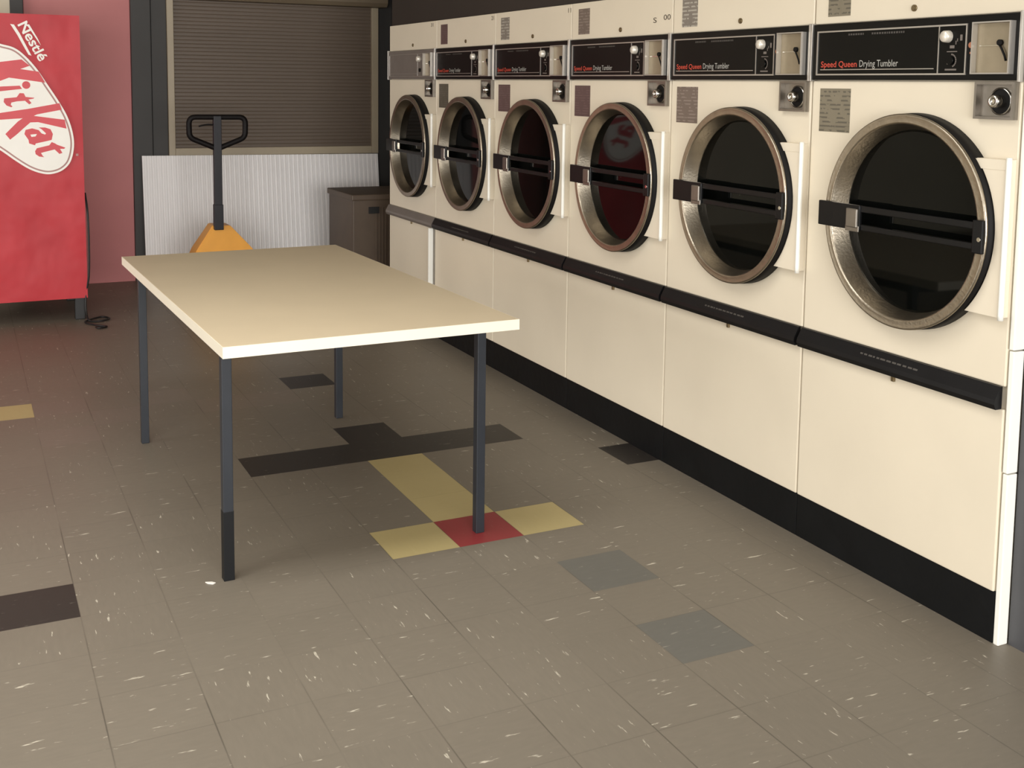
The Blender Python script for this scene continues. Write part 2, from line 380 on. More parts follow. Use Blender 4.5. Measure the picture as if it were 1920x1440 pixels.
# ------------------------------------------------------------------ dryers
RC = 0.451; RZ = 1.100     # centre of the door
def make_dryer(b, label, v):
    """b counts from the near end. Local frame: +y towards the far end, front face at x = -0.3."""
    root = thing('tumble_dryer', label, 'dryer', (X0+0.3, YR + W*b + W/2, 0), 0, 'coin operated tumble dryers in a row')
    F = -0.3
    def P(u, d, z): return (F-d, W/2-u, z)
    def bxu(bm, u0, u1, d0, d1, z0, z1, bev=0.0):
        box(bm, (F-d1, W/2-u1, z0), (F-d0, W/2-u0, z1), bev)
    grey = v.get('grey', False)
    part('cabinet', root, 'dryer_cabinet', lambda bm: bxu(bm, 0.003, 0.797, -0.6, -0.012, 0.0, 1.832), M['cream'])
    part('top_panel', root, 'dryer_top_panel', lambda bm: bxu(bm, 0.003, 0.797, -0.013, 0.0, 1.674, 1.832, 0.003), M['cream'])
    part('front_panel', root, 'dryer_front_panel', lambda bm: bxu(bm, 0.003, 0.797, -0.013, 0.0, 0.702, 1.4975, 0.004), M['cream'])
    part('lower_panel', root, 'dryer_lower_panel', lambda bm: bxu(bm, 0.003, 0.797, -0.013, 0.0, 0.143, 0.641, 0.004), M['cream'])
    part('kick_plate', root, 'dryer_kick', lambda bm: bxu(bm, 0.001, 0.799, -0.012, -0.004, 0.0, 0.1425, 0.0015), M['kick'], 'black kick plate')
    # lint ledge with sloping top
    def b_ledge(bm):
        prof = [(0.0, 0.702), (0.008, 0.7015), (0.026, 0.668), (0.028, 0.655), (0.022, 0.641), (0.0, 0.641)]
        A = [bm.verts.new(P(0.004, d, z)) for d, z in prof]; B = [bm.verts.new(P(0.79, d, z)) for d, z in prof]
        bm.faces.new(A); bm.faces.new(B[::-1])
        for k in range(len(prof)): bm.faces.new((A[k], B[k], B[(k+1) % len(prof)], A[(k+1) % len(prof)]))
    lg = part('lint_ledge', root, 'dryer_ledge'+('_grey' if grey else ''), b_ledge, M['grey_panel'] if grey else M['ledge'], 'grey ledge' if grey else 'black ledge')
    if not grey:
        def b_marks(bm):
            r = random.Random(3); u = 0.286
            while u < 0.5:
                w = r.uniform(0.008, 0.02)
                t0, t1 = 0.52, 0.66
                for (ua, ub) in ((u, u+w),):
                    q = []
                    for uu, t in ((ua, t0), (ub, t0), (ub, t1), (ua, t1)):
                        q.append(bm.verts.new(P(uu, 0.0087+0.018*t, 0.7018-0.0335*t)))
                    bm.faces.new(q)
                u += w + r.uniform(0.003, 0.007)
        part('ledge_print', lg, 'dryer_ledge_print', b_marks, M['faint_ink'])
    part('panel_catch', root, 'dryer_catch', lambda bm: bxu(bm, 0.402, 0.413, 0.0, 0.008, 0.622, 0.641, 0.001), M['brass'])
    def b_lock(bm):
        cyl_x(bm, F-0.004, F, W/2-0.418, 1.703, 0.0095); cyl_x(bm, F-0.006, F-0.0041, W/2-0.418, 1.703, 0.006)
    part('panel_lock', root, 'dryer_lock', b_lock, M['brass'])
    # control panel
    def b_bezel(bm): bxu(bm, 0.009, 0.791, 0.0, 0.012, 1.500, 1.672, 0.003)
    cp = part('control_panel', root, 'dryer_bezel'+('_grey' if grey else ''), b_bezel, M['grey_panel'] if grey else M['bezel'], 'grey control panel' if grey else 'black control panel')
    for ua, ub in ((0.001, 0.0085), (0.7915, 0.799)):
        part('end_cap', cp, 'dryer_end_cap_%.3f' % ua, lambda bm: bxu(bm, ua, ub, 0.0, 0.016, 1.496, 1.676, 0.001), M['silver'], 'silver end cap')
    part('display_face', cp, 'dryer_face'+('_grey' if grey else ''), lambda bm: bxu(bm, 0.036, 0.622, 0.012, 0.0135, 1.517, 1.648), M['grey_panel'] if grey else M['face'])
    def b_frame(bm):
        t = 0.0045; d0, d1 = 0.0125, 0.0165
        bxu(bm, 0.033, 0.625, d0, d1, 1.646, 1.646+t); bxu(bm, 0.033, 0.625, d0, d1, 1.5145, 1.5145+t)
        bxu(bm, 0.033, 0.033+t, d0, d1, 1.5191, 1.6459); bxu(bm, 0.625-t, 0.625, d0, d1, 1.5191, 1.6459)
        bxu(bm, 0.5255, 0.5285, d0, d1-0.001, 1.5191, 1.6459)
        bxu(bm, 0.05, 0.512, d0, d1-0.002, 1.5305, 1.533)
    part('display_frame', cp, 'dryer_frame', b_frame, M['silver'])
    def b_knob(bm):
        lathe = lathe_x(bm, [(0.0005, F-0.032), (0.013, F-0.032), (0.0155, F-0.029), (0.017, F-0.0135)], W/2-0.558, 1.618, 24)
        bm.faces.new(lathe[0])
    part('selector_knob', cp, 'dryer_knob', b_knob, M['grey_panel'] if False else M['knob'], 'pale selector knob')
    def b_dial(bm):
        cyl_x(bm, F-0.02, F-0.0135, W/2-0.572, 1.553, 0.011)
    part('temperature_dial', cp, 'dryer_dial', b_dial, M['face'])
    def b_scale(bm):
        d = 0.0141
        for k in range(9):                                   # arc of a printed scale
            a0 = math.radians(-70+k*18); a1 = a0+math.radians(15)
            q = [bm.verts.new(P(0.572+r*math.cos(a), d, 1.553+r*math.sin(a))) for r, a in ((0.015, a0), (0.015, a1), (0.019, a1), (0.019, a0))]
            bm.faces.new(q)
        for u0, u1, z0, z1 in ((0.556, 0.592, 1.576, 1.5785), (0.552, 0.592, 1.5265, 1.531), (0.566, 0.582, 1.586, 1.594), (0.6, 0.608, 1.606, 1.622), (0.585, 0.588, 1.596, 1.606), (0.59, 0.593, 1.604, 1.612), (0.558, 0.565, 1.543, 1.548)):
            bm.faces.new([bm.verts.new(P(u, d, z)) for u, z in ((u0, z0), (u1, z0), (u1, z1), (u0, z1))])
    part('dial_print', cp, 'dryer_dial_print', b_scale, M['faint_ink'] if grey else M['grey_panel'])
    if not grey:
        me = text_mesh('dryer_brand', 'Speed Queen', 0.158, 0.0185, lambda a, c: Vector(P(0.053+a, 0.0141, 1.5395+c)), M['red_ink'], offset=0.012)
        put('brand_lettering', cp, me)
        me = text_mesh('dryer_kind', 'Drying Tumbler', 0.156, 0.0205, lambda a, c: Vector(P(0.222+a, 0.0141, 1.5395+c)), M['grey_ink'])
        put('type_lettering', cp, me)
        for ua, ub in ((0.17, 0.238), (0.268, 0.40)):
            def b_dash(bm):
                r = random.Random(5); u = ua
                while u < ub:
                    w = r.uniform(0.004, 0.008)
                    bm.faces.new([bm.verts.new(P(uu, 0.0141, zz)) for uu, zz in ((u, 1.634), (u+w, 1.634), (u+w, 1.6395), (u, 1.6395))])
                    u += w+0.003
            part('faint_print', cp, 'dryer_faint_print_%.2f' % ua, b_dash, M['faint_ink'])
    part('indicator_light', cp, 'dryer_light', lambda bm: (cyl_x(bm, F-0.018, F-0.012, W/2-0.6405, 1.593, 0.008, 18), bxu(bm, 0.634, 0.646, 0.012, 0.014, 1.570, 1.575)), M['orange'], 'small amber light')
    # coin box: a shallow tray with raised rim
    def b_tray(u0, u1, z0, z1, dep, t, d0):
        def f(bm):
            bxu(bm, u0, u1, d0, d0+0.002, z0, z1)
            bxu(bm, u0, u0+t, d0+0.002, d0+dep, z0, z1); bxu(bm, u1-t, u1, d0+0.002, d0+dep, z0, z1)
            bxu(bm, u0+t, u1-t, d0+0.002, d0+dep, z0, z0+t); bxu(bm, u0+t, u1-t, d0+0.002, d0+dep, z1-t, z1)
        return f
    cb = part('coin_box', cp, 'dryer_coin_box', lambda bm: bxu(bm, 0.6578, 0.7732, 0.012, 0.0142, 1.5198, 1.6482), M['plate'], 'dull steel coin plate')
    def b_rim(bm):
        u0, u1, z0, z1, t = 0.654, 0.777, 1.516, 1.652, 0.0035
        for d in ((u0, u0+t, z0, z1), (u1-t, u1, z0, z1), (u0+t, u1-t, z0, z0+t), (u0+t, u1-t, z1-t, z1)):
            bxu(bm, d[0], d[1], 0.012, 0.032, d[2], d[3])
    part('coin_rim', cb, 'dryer_coin_rim', b_rim, M['silver'], 'bright raised rim')
    def b_slot(bm):
        bxu(bm, 0.668, 0.728, 0.014, 0.0165, 1.5885, 1.5915, 0.0005)
    part('coin_slot', cb, 'dryer_coin_slot', b_slot, M['chrome'])
    def b_key(bm):
        cyl_x(bm, F-0.022, F-0.014, W/2-0.735, 1.597, 0.008, 16)
        # hanging key
        tube(bm, [P(0.735, 0.02, 1.592), P(0.744, 0.022, 1.582), P(0.754, 0.021, 1.563), P(0.758, 0.02, 1.55)], 0.003, 6)
    part('coin_key', cb, 'dryer_key', b_key, M['rubber'])
    # lock box
    lb = part('lock_box', root, 'dryer_lock_box', b_tray(0.662, 0.788, 1.399, 1.496, 0.02, 0.007, 0.0), M['dullsteel'], 'steel lock box')
    def b_cup(bm):
        rg = lathe_x(bm, [(0.036, F-0.002), (0.036, F-0.008), (0.033, F-0.009)], W/2-0.737, 1.446, 32)
    part('lock_collar', lb, 'dryer_collar', b_cup, M['chrome'])
    part('lock_recess', lb, 'dryer_lock_recess', lambda bm: cyl_x(bm, F-0.004, F-0.002, W/2-0.737, 1.446, 0.0335, 32), M['rubber'])
    def b_cyl(bm):
        rg = lathe_x(bm, [(0.007, F-0.03), (0.0075, F-0.034), (0.015, F-0.034), (0.017, F-0.031), (0.017, F-0.004)], W/2-0.735, 1.446, 28)
        bm.faces.new(rg[0])
    part('lock_cylinder', lb, 'dryer_cylinder', b_cyl, M['chrome'])
    # notices
    if v.get('top_note'):
        part('notice', root, 'dryer_top_note_'+v['top_note'], lambda bm: bxu(bm, 0.062, 0.160, 0.0003, 0.0012, 1.695, 1.805), M[v['top_note']])
    if v.get('note'):
        part('notice', root, 'dryer_note_'+v['note'], lambda bm: bxu(bm, 0.040, 0.176, 0.0003, 0.0012, 1.340, 1.474), M[v['note']])
    for mk in v.get('marks', []):
        me = text_mesh('dryer_marks_'+mk[0], mk[0], mk[1], 0.021, lambda a, c: Vector(P(mk[2]+a, 0.0008, mk[3]+c)), M['dark_ink'])
        put('stencilled_marking', root, me)
    # door
    cy = W/2-RC
    part('door_gasket', root, 'dryer_gasket', lambda bm: lathe_x(bm, [(0.29, F), (0.3085, F-0.0005), (0.3065, F-0.046), (0.285, F-0.047)], cy, RZ, 96), M['rubber'], 'black rubber door gasket')
    def b_ring(bm):
        lathe_x(bm, [(0.300, F-0.0455), (0.3055, F-0.047), (0.3065, F-0.051), (0.305, F-0.0545), (0.3015, F-0.056), (0.2985, F-0.0545), (0.2835, F-0.0575), (0.279, F-0.0565), (0.277, F-0.053), (0.262, F-0.006), (0.261, F-0.003)], cy, RZ, 96)
    dr = part('door', root, 'dryer_door', b_ring, M['steel'], 'round brushed steel door')
    def b_glass(bm):
        rg = lathe_x(bm, [(0.2625, F-0.0025), (0.255, F-0.0045), (0.001, F-0.0045)], cy, RZ, 96)
        for f in bm.faces: f.smooth = False
    part('door_glass', dr, 'dryer_glass', b_glass, M['glass'], 'dark door glass')
    def b_band(bm):
        bxu(bm, 0.132, 0.31, 0.0585, 0.070, 1.058, 1.133, 0.003)
        bxu(bm, 0.30, 0.745, 0.0585, 0.066, 1.113, 1.132, 0.002)
        bxu(bm, 0.30, 0.745, 0.0585, 0.066, 1.059, 1.076, 0.002)
        bxu(bm, 0.724, 0.758, 0.0585, 0.069, 1.050, 1.138, 0.003)
    part('door_bar', dr, 'dryer_band', b_band, M['black'], 'black bar across the door')
    def b_latch(bm):
        bxu(bm, 0.262, 0.308, 0.070, 0.079, 1.066, 1.122, 0.003); bxu(bm, 0.256, 0.312, 0.070, 0.074, 1.054, 1.072, 0.0015)
    part('door_latch', dr, 'dryer_latch', b_latch, M['dullsteel'], 'steel door latch')
    part('latch_screw', dr, 'dryer_screw', lambda bm: cyl_x(bm, F-0.0715, F-0.069, W/2-0.748, 1.088, 0.006, 12), M['chrome'])
    def b_hinge(bm):
        # plate wrapping the hinge side; inner edge follows the ring
        poly = []
        R = 0.3105
        n = 22
        a0 = math.asin((1.297-RZ)/R); a1 = math.asin((0.886-RZ)/R)
        for k in range(n+1):
            a = a0 + (a1-a0)*k/n
            poly.append((RC+R*math.cos(a), RZ+R*math.sin(a)))
        poly += [(0.792, 0.886), (0.792, 1.297)]
        prism(bm, poly, lambda a, c, d: P(a, d, c), 0.0, 0.028)
        bxu(bm, 0.655, 0.790, 0.0281, 0.0295, 1.270, 1.296, 0.0006)
    part('hinge_plate', dr, 'dryer_hinge_plate', b_hinge, M['cream2'])
    def b_rod(bm):
        p0, p1 = P(0.793, 0.027, 0.880), P(0.793, 0.027, 1.303)
        tube(bm, [p0, (p0[0], p0[1], 0.9), (p0[0], p0[1], 1.28), p1], 0.0075, 12)
    part('hinge_rod', dr, 'dryer_hinge_rod', b_rod, M['white'], 'white hinge rod')
    if v.get('strip'):
        def b_strip(bm):
            bxu(bm, 0.752, 0.764, 0.0, 0.03, 0.146, 0.638, 0.002)
        part('panel_edge', root, 'dryer_bent_edge', b_strip, M['white'], 'white bent out panel edge')
        part('edge_shadow', root, 'dryer_edge_shadow', lambda bm: bxu(bm, 0.766, 0.79, 0.0002, 0.004, 0.146, 0.638), M['dullsteel'])  # grey strip standing in for the shadow beside the bent edge
    return root

make_dryer(0, 'cream tumble dryer nearest the camera, beside the white upright strip', dict(top_note='note_olive', note='note_olive'))
make_dryer(1, 'cream tumble dryer with taupe notice, second nearest the camera in the row', dict(top_note='note_grey', note='note_taupe'))
make_dryer(2, 'cream tumble dryer marked S 00 on top, red machine mirrored in its glass', dict(top_note='note_taupe', note='note_plum', marks=[('S', 0.024, 0.662, 1.720), ('00', 0.048, 0.735, 1.728)]))
make_dryer(3, 'cream tumble dryer with plum notice, next left of the one marked S 00', dict(top_note='note_grey', note='note_plum', marks=[('11', 0.025, 0.765, 1.795)]))
make_dryer(4, 'cream tumble dryer beside the grey-panelled one at the far end', dict(top_note='note_plum', note='note_dark', marks=[('21', 0.03, 0.745, 1.80)]))
make_dryer(5, 'cream tumble dryer with grey control panel and grey ledge, beside brown box', dict(grey=True, marks=[('31', 0.035, 0.71, 1.80)], strip=True))

# ------------------------------------------------------------------ table
t = thing('laundry_table', 'long beige laminate folding table with charcoal legs in the middle of the floor', 'table', (1.0431, 3.992, 0), 0.031)
HX, HY = 0.4615, 0.892
part('table_top', t, 'table_top', lambda bm: box(bm, (-HX+0.0015, -HY+0.0015, 0.713), (HX-0.0015, HY-0.0015, 0.7455), 0.0008), M['table_top'])
def b_edge(bm):
    e = 0.0015
    box(bm, (-HX, -HY, 0.7125), (HX, -HY+e, 0.745)); box(bm, (-HX, HY-e, 0.7125), (HX, HY, 0.745))
    box(bm, (-HX, -HY+e, 0.7125), (-HX+e, HY-e, 0.745)); box(bm, (HX-e, -HY+e, 0.7125), (HX, HY-e, 0.745))
part('edge_band', t, 'table_edge', b_edge, M['table_edge'], 'pale cream edge band')
LX, LY = 0.413, 0.712
def b_apron(bm):
    h = 0.0125
    box(bm, (-LX-h, -LY+0.0155, 0.672), (-LX+h, LY-0.0155, 0.7125)); box(bm, (LX-h, -LY+0.0155, 0.672), (LX+h, LY-0.0155, 0.7125))
    box(bm, (-LX+0.0155, -LY-h, 0.672), (LX-0.0155, -LY+h, 0.7125)); box(bm, (-LX+0.0155, LY-h, 0.672), (LX-0.0155, LY+h, 0.7125))
part('under_frame', t, 'table_apron', b_apron, M['leg_dark'], 'black steel under frame')
for sx, sy in ((-1,-1), (1,-1), (-1,1), (1,1)):
    near = (sx, sy) == (-1, -1)
    lg = part('leg', t, 'table_leg_%d%d' % (sx, sy), lambda bm: box(bm, (sx*LX-0.015, sy*LY-0.015, 0.21 if near else 0.0), (sx*LX+0.015, sy*LY+0.015, 0.7125), 0.002), M['leg'])
    if near:
        part('leg_sleeve', lg, 'table_leg_sleeve', lambda bm: box(bm, (sx*LX-0.0158, sy*LY-0.0158, 0.0), (sx*LX+0.0158, sy*LY+0.0158, 0.212), 0.0015), M['leg_dark'], 'black lower leg sleeve')

# ------------------------------------------------------------------ vending machine
VY = 7.3
vmac = thing('vending_machine', 'tall red vending machine with white oval chocolate logo in front of red door', 'vending machine', (0.146, VY+0.4, 0))
ox, oy = -0.146, -(VY+0.4)
part('cabinet', vmac, 'vm_cabinet', lambda bm: box(bm, (-0.335+ox, VY+0.012+oy, 0.14), (0.622+ox, VY+0.8+oy, 1.848), 0.008), M['vm_side'])
def b_vfront(bm):
    # soft draped banner face: a fine grid with shallow waves
    nx, nz = 40, 70
    V = []
    for j in range(nz+1):
        row = []
        for i in range(nx+1):
            a, c = i/nx, j/nz
            x = -0.338 + a*(0.965) ; z = 0.138 + c*1.716
            z -= 0.0
            amp = 0.006*min(1, 8*min(a, 1-a, c, 1-c)+0.05)
            d = -0.004 + amp*(math.sin(9*a+5*c)+0.8*math.sin(4*a-11*c+1.3)+0.5*math.sin(17*c+6*a))
            x += 0.006*(1-c)
            row.append(bm.verts.new((x-0.005+ox, VY+0.006+d*0.5+oy, z)))
        V.append(row)
    for j in range(nz):
        for i in range(nx):
            f = bm.faces.new((V[j][i], V[j][i+1], V[j+1][i+1], V[j+1][i])); f.smooth = True
    # folded-back edges
    for seq in ([r[0] for r in V], [r[-1] for r in V], V[0], V[-1]):
        back = [bm.verts.new((v.co.x, VY+0.013+oy, v.co.z)) for v in seq]
        seq = [bm.verts.new(v.co) for v in seq]
        for k in range(len(seq)-1):
            bm.faces.new((seq[k], seq[k+1], back[k+1], back[k]))
vf = part('front_banner', vmac, 'vm_front', b_vfront, M['vm_red'], 'creased red front banner')
LOGO = {
'k1': [(-0.1014,1.5187),(0.085,1.5561),(0.1797,1.5699),(0.2949,1.5871),(0.3389,1.5505),(0.2868,1.5304),(0.3865,1.5164),(0.4205,1.4521),(0.2946,1.4697),(0.2245,1.4792),(0.1763,1.4595),(0.0794,1.3844),(0.0493,1.4185),(0.1299,1.4916),(0.0828,1.4875),(-0.1038,1.4509)],
'i': [(0.0962,1.419),(0.1752,1.4267),(0.2807,1.433),(0.2929,1.414),(0.1743,1.399),(0.0952,1.388)],
't1': [(0.1953,1.3576),(0.2626,1.3649),(0.2794,1.3895),(0.3018,1.3879),(0.3109,1.367),(0.3593,1.3621),(0.3527,1.3568),(0.3266,1.3514),(0.3422,1.3304),(0.329,1.3233),(0.307,1.3443),(0.2618,1.3405),(0.2328,1.3334),(0.2292,1.3195),(0.2385,1.3108),(0.2319,1.3056),(0.2067,1.3159),(0.1914,1.3367)],
'k2': [(0.0439,1.2569),(0.1704,1.2724),(0.325,1.2971),(0.4961,1.331),(0.5083,1.2921),(0.3695,1.2637),(0.3529,1.2549),(0.5232,1.2317),(0.5318,1.1783),(0.3747,1.2179),(0.3323,1.2163),(0.2957,1.1831),(0.2592,1.1482),(0.2197,1.1153),(0.1951,1.1487),(0.2646,1.2218),(0.291,1.241),(0.1691,1.2325),(0.0426,1.219)],
'a1': [(0.2979,1.1479),(0.3051,1.1725),(0.341,1.1811),(0.3766,1.1703),(0.3924,1.1507),(0.4118,1.1435),(0.4169,1.1506),(0.3931,1.1755),(0.377,1.1862),(0.413,1.186),(0.4423,1.1752),(0.4547,1.1467),(0.4471,1.1113),(0.4041,1.1011),(0.358,1.091),(0.3544,1.0804),(0.3222,1.0914),(0.3195,1.1125)],
't2': [(0.3534,1.045),(0.3637,1.0626),(0.433,1.0795),(0.4468,1.0988),(0.4663,1.0897),(0.4761,1.0825),(0.5221,1.0641),(0.5152,1.057),(0.492,1.0573),(0.5046,1.0322),(0.4878,1.0271),(0.462,1.0542),(0.4023,1.039),(0.3857,1.0339),(0.3951,1.016),(0.4031,1.0088),(0.3753,1.0128),(0.3561,1.0273)],
'hole': [(0.3302,1.1442),(0.3661,1.1474),(0.3592,1.1333),(0.3363,1.13)],
'under': [(0.2405,1.7916),(0.2611,1.7889),(0.2914,1.7365),(0.323,1.6682),(0.3503,1.6098),(0.3343,1.6147),(0.3085,1.6644),(0.2768,1.7291)],
'roof': [(0.3203,1.7909),(0.3428,1.7927),(0.3888,1.7082),(0.4039,1.6703),(0.3884,1.6942),(0.336,1.7793)],
}
OV = [(0.1831,1.6756),(0.2538,1.6557),(0.3102,1.6135),(0.3747,1.5365),(0.4364,1.4364),(0.4931,1.3417),(0.5384,1.2523),(0.5659,1.1559),(0.5712,1.0688),(0.5492,0.9788),(0.5028,0.928),(0.4424,0.9068),(0.3862,0.9113),(0.3193,0.9383),(0.2479,0.9874),(0.1915,1.0326)]
OC = (0.1733, 1.36535)
OV = OV + [(0.125, 1.085), (0.04, 1.165), (-0.05, 1.28), (-0.125, 1.405), (-0.165, 1.51), (-0.165, 1.61), (-0.115, 1.685), (-0.03, 1.72), (0.06, 1.72), (0.13, 1.70)]
def cr_closed(P, n=5):
    out = []; L = len(P)
    for i in range(L):
        p0, p1, p2, p3 = [Vector(P[(i+k) % L]) for k in (-1, 0, 1, 2)]
        for k in range(n):
            tt = k/n
            out.append(0.5*((2*p1)+(-p0+p2)*tt+(2*p0-5*p1+4*p2-p3)*tt*tt+(-p0+3*p1-3*p2+p3)*tt**3))
    return out
OVS = cr_closed(OV)
def inset(P, d):
    out = []; L = len(P)
    for i in range(L):
        tg = (P[(i+1) % L]-P[(i-1) % L]).normalized()
        out.append(P[i] + Vector((tg.y, -tg.x))*d)   # curve runs clockwise
    return out
def flat(bm, poly, dep, th=0.0012):
    prism(bm, [(p[0], p[1]) for p in poly], lambda a, c, d: (a+ox, VY-0.0085-d+oy, c), dep, dep+th)
lo = part('logo_oval', vmac, 'vm_oval_a', lambda bm: flat(bm, OVS, 0), M['vm_white'], 'white oval logo')
part('logo_ring', lo, 'vm_oval_b', lambda bm: flat(bm, inset(OVS, 0.012), 0.0013, 0.0006), M['vm_grey'])
part('logo_field', lo, 'vm_oval_c', lambda bm: flat(bm, inset(OVS, 0.021), 0.0021, 0.0006), M['vm_white'])
def b_letters(bm):
    for k in ('k1', 'i', 't1', 'k2', 'a1', 't2'): flat(bm, LOGO[k], 0.0029, 0.0006)
    flat(bm, [(0.3162+0.0225*math.cos(2*PI*k/20), 1.4369+0.0225*math.sin(2*PI*k/20)) for k in range(20)], 0.0029, 0.0006)
part('logo_lettering', lo, 'vm_letters', b_letters, M['vm_ink'], 'red logo lettering')
part('letter_counter', lo, 'vm_counter', lambda bm: flat(bm, LOGO['hole'], 0.0036, 0.0004), M['vm_white'])
nb = part('maker_lettering', vmac, 'vm_nestle_bars', lambda bm: (flat(bm, LOGO['under'], 0), flat(bm, LOGO['roof'], 0)), M['vm_white'])
tb = Vector((0.2786, 1.7878)); td = (Vector((0.3853, 1.5862))-tb); tw = td.length*1.06; td.normalize(); tn = Vector((-td.y, td.x))
me = text_mesh('vm_nestle', 'Nestlé', tw, 0.058, lambda a, c: Vector(((tb+td*a+tn*(c+0.002)).x+ox, VY-0.0095+oy, (tb+td*a+tn*(c+0.002)).y)), M['vm_white'], offset=0.02)
put('maker_word', nb, me)
part('trade_mark', vmac, 'vm_tm', lambda bm: flat(bm, [(0.581,1.013),(0.595,1.013),(0.595,1.027),(0.581,1.027)], 0), M['vm_grey'])
for sx in (-0.28, 0.585):
    for sy in (VY+0.06, VY+0.72):
        part('foot', vmac, 'vm_foot_%.2f_%.2f' % (sx, sy), lambda bm: box(bm, (sx-0.03+ox, sy-0.03+oy, 0.0), (sx+0.03+ox, sy+0.03+oy, 0.142), 0.004), M['cord'], 'black foot')
def b_cord(bm):
    pts = smooth_path([(0.632, 7.36, 0.78), (0.640, 7.31, 0.66), (0.642, 7.30, 0.45), (0.636, 7.30, 0.27), (0.618, 7.31, 0.16), (0.615, 7.28, 0.05), (0.63, 7.22, 0.008), (0.70, 7.20, 0.008), (0.745, 7.26, 0.008), (0.70, 7.32, 0.008), (0.60, 7.20, 0.008), (0.66, 7.07, 0.008), (0.705, 7.02, 0.008), (0.66, 6.99, 0.008), (0.645, 7.02, 0.008)], 6)
    tube(bm, [(x+ox, y+oy, z) for x, y, z in pts], 0.006, 8)
part('power_cord', vmac, 'vm_cord', b_cord, M['cord'], 'black power cord curled on the floor')

# ------------------------------------------------------------------ roller shutter
sh = thing('roller_shutter', 'closed taupe roller shutter with beige frame behind the pallet jack', 'shutter', (2.13, YB, 0.9))
sx0, sy0, sz0 = 2.13, YB, 0.9
def b_curt(bm):
    z = 0.975; rows = []
    pitch = 0.0275
    prof = []
    while z < 2.06:
        prof += [(0.0, z), (0.0022, z+0.004), (0.0026, z+pitch*0.5), (0.0018, z+pitch-0.004)]
        z += pitch
    A = [bm.verts.new((1.36-sx0, YB-0.02-d-sy0, zz-sz0)) for d, zz in prof]
    B = [bm.verts.new((2.89-sx0, YB-0.02-d-sy0, zz-sz0)) for d, zz in prof]
    for k in range(len(prof)-1): bm.faces.new((A[k], B[k], B[k+1], A[k+1]))
    box(bm, (1.36-sx0, YB-0.018-sy0, 0.975-sz0), (2.89-sx0, YB-0.003-sy0, 2.06-sz0))
part('shutter_curtain', sh, 'shutter_curtain', b_curt, M['curtain'])
def b_sfr(bm):
    f = lambda a, b, c, d: box(bm, (a-sx0, YB-0.05-sy0, c-sz0), (b-sx0, YB-0.001-sy0, d-sz0), 0.003)
    f(1.324, 1.37, 0.92, 2.06); f(2.884, 2.936, 0.92, 2.06); f(1.3705, 2.8835, 0.92, 0.978)
part('shutter_frame', sh, 'shutter_frame', b_sfr, M['frame'], 'beige aluminium frame')
def b_hdr(bm):
    prof = [(0.0, 2.06), (0.0, 2.36), (-0.14, 2.36), (-0.165, 2.33), (-0.165, 2.09), (-0.14, 2.062)]
    A = [bm.verts.new((1.352-sx0, y-0.001, z-sz0)) for y, z in prof]; B = [bm.verts.new((2.975-sx0, y-0.001, z-sz0)) for y, z in prof]
    bm.faces.new(A); bm.faces.new(B[::-1])
    for k in range(len(prof)): bm.faces.new((A[k], B[k], B[(k+1) % len(prof)], A[(k+1) % len(prof)]))
part('roll_box', sh, 'shutter_header', b_hdr, M['header'])

# ------------------------------------------------------------------ corrugated sheet
cs = bpy.data.objects.new('corrugated_sheet', mesh_of('corrugated_sheet', lambda bm: None, M['sheet'])) if False else None
def b_sheet(bm):
    x0, x1 = 1.126, 2.919
    n = 52; pitch = (x1-x0)/n
    prof = []
    for k in range(n):
        x = x0+k*pitch
        amp = 0.004 + 0.007*min(1, max(0, (k-4)/30))
        prof += [(x, 0), (x+pitch*0.3, 0), (x+pitch*0.42, amp), (x+pitch*0.86, amp), (x+pitch*0.97, 0)]
    prof.append((x1, 0))
    def at(x, d, tz):   # tz 0 bottom, 1 top; leans back
        z = tz*(0.929 - 0.011*(x-x0)/(x1-x0)); y = 8.40 + 0.12*tz
        return (x, y-d, z)
    A = [bm.verts.new(at(x, d, 0)) for x, d in prof]; B = [bm.verts.new(at(x, d, 1)) for x, d in prof]
    for k in range(len(prof)-1): bm.faces.new((A[k], A[k+1], B[k+1], B[k]))
    A2 = [bm.verts.new(at(x, d-0.012 if d == 0 else -0.012, 0)) for x, d in (prof[0], prof[-1])]
    B2 = [bm.verts.new(at(x, -0.012, 1)) for x, d in (prof[0], prof[-1])]
    bm.faces.new((A2[0], B2[0], B2[1], A2[1]))
    bm.faces.new((A[0], B[0], B2[0], A2[0])); bm.faces.new((A[-1], A2[1], B2[1], B[-1]))
    bm.faces.new(B + [B2[1], B2[0]]); bm.faces.new(A + [A2[1], A2[0]])
o = part('corrugated_sheet', None, 'corrugated_sheet', b_sheet, M['sheet'])
o['label'] = 'white corrugated plastic sheet leaning on the back wall under the shutter'; o['category'] = 'sheet'

# ------------------------------------------------------------------ pallet jack
JX, JY = 1.468, 7.45
pj = thing('pallet_jack', 'yellow pallet jack with upright black handle parked behind the table', 'pallet jack', (JX, JY, 0))
def b_hood(bm):
    # sloping front hood: trapezoid front plate with folded sides
    fr = [(-0.0455, 0.532), (0.069, 0.527), (0.211, 0.368), (0.24, 0.30), (0.24, 0.06), (-0.19, 0.06), (-0.19, 0.30), (-0.157, 0.373)]
    A = []; B = []
    for x, z in fr:
        A.append(bm.verts.new((x, 0.02 - 0.09*(0.532-z)/0.48, z))); B.append(bm.verts.new((x, 0.17, z)))
    bm.faces.new(A); bm.faces.new(B[::-1])
    for k in range(len(fr)): bm.faces.new((A[k], B[k], B[(k+1) % len(fr)], A[(k+1) % len(fr)]))
    bmesh.ops.bevel(bm, geom=bm.edges[:], offset=0.004, segments=2, affect='EDGES')
part('hood', pj, 'jack_hood', b_hood, M['jack_yellow'])
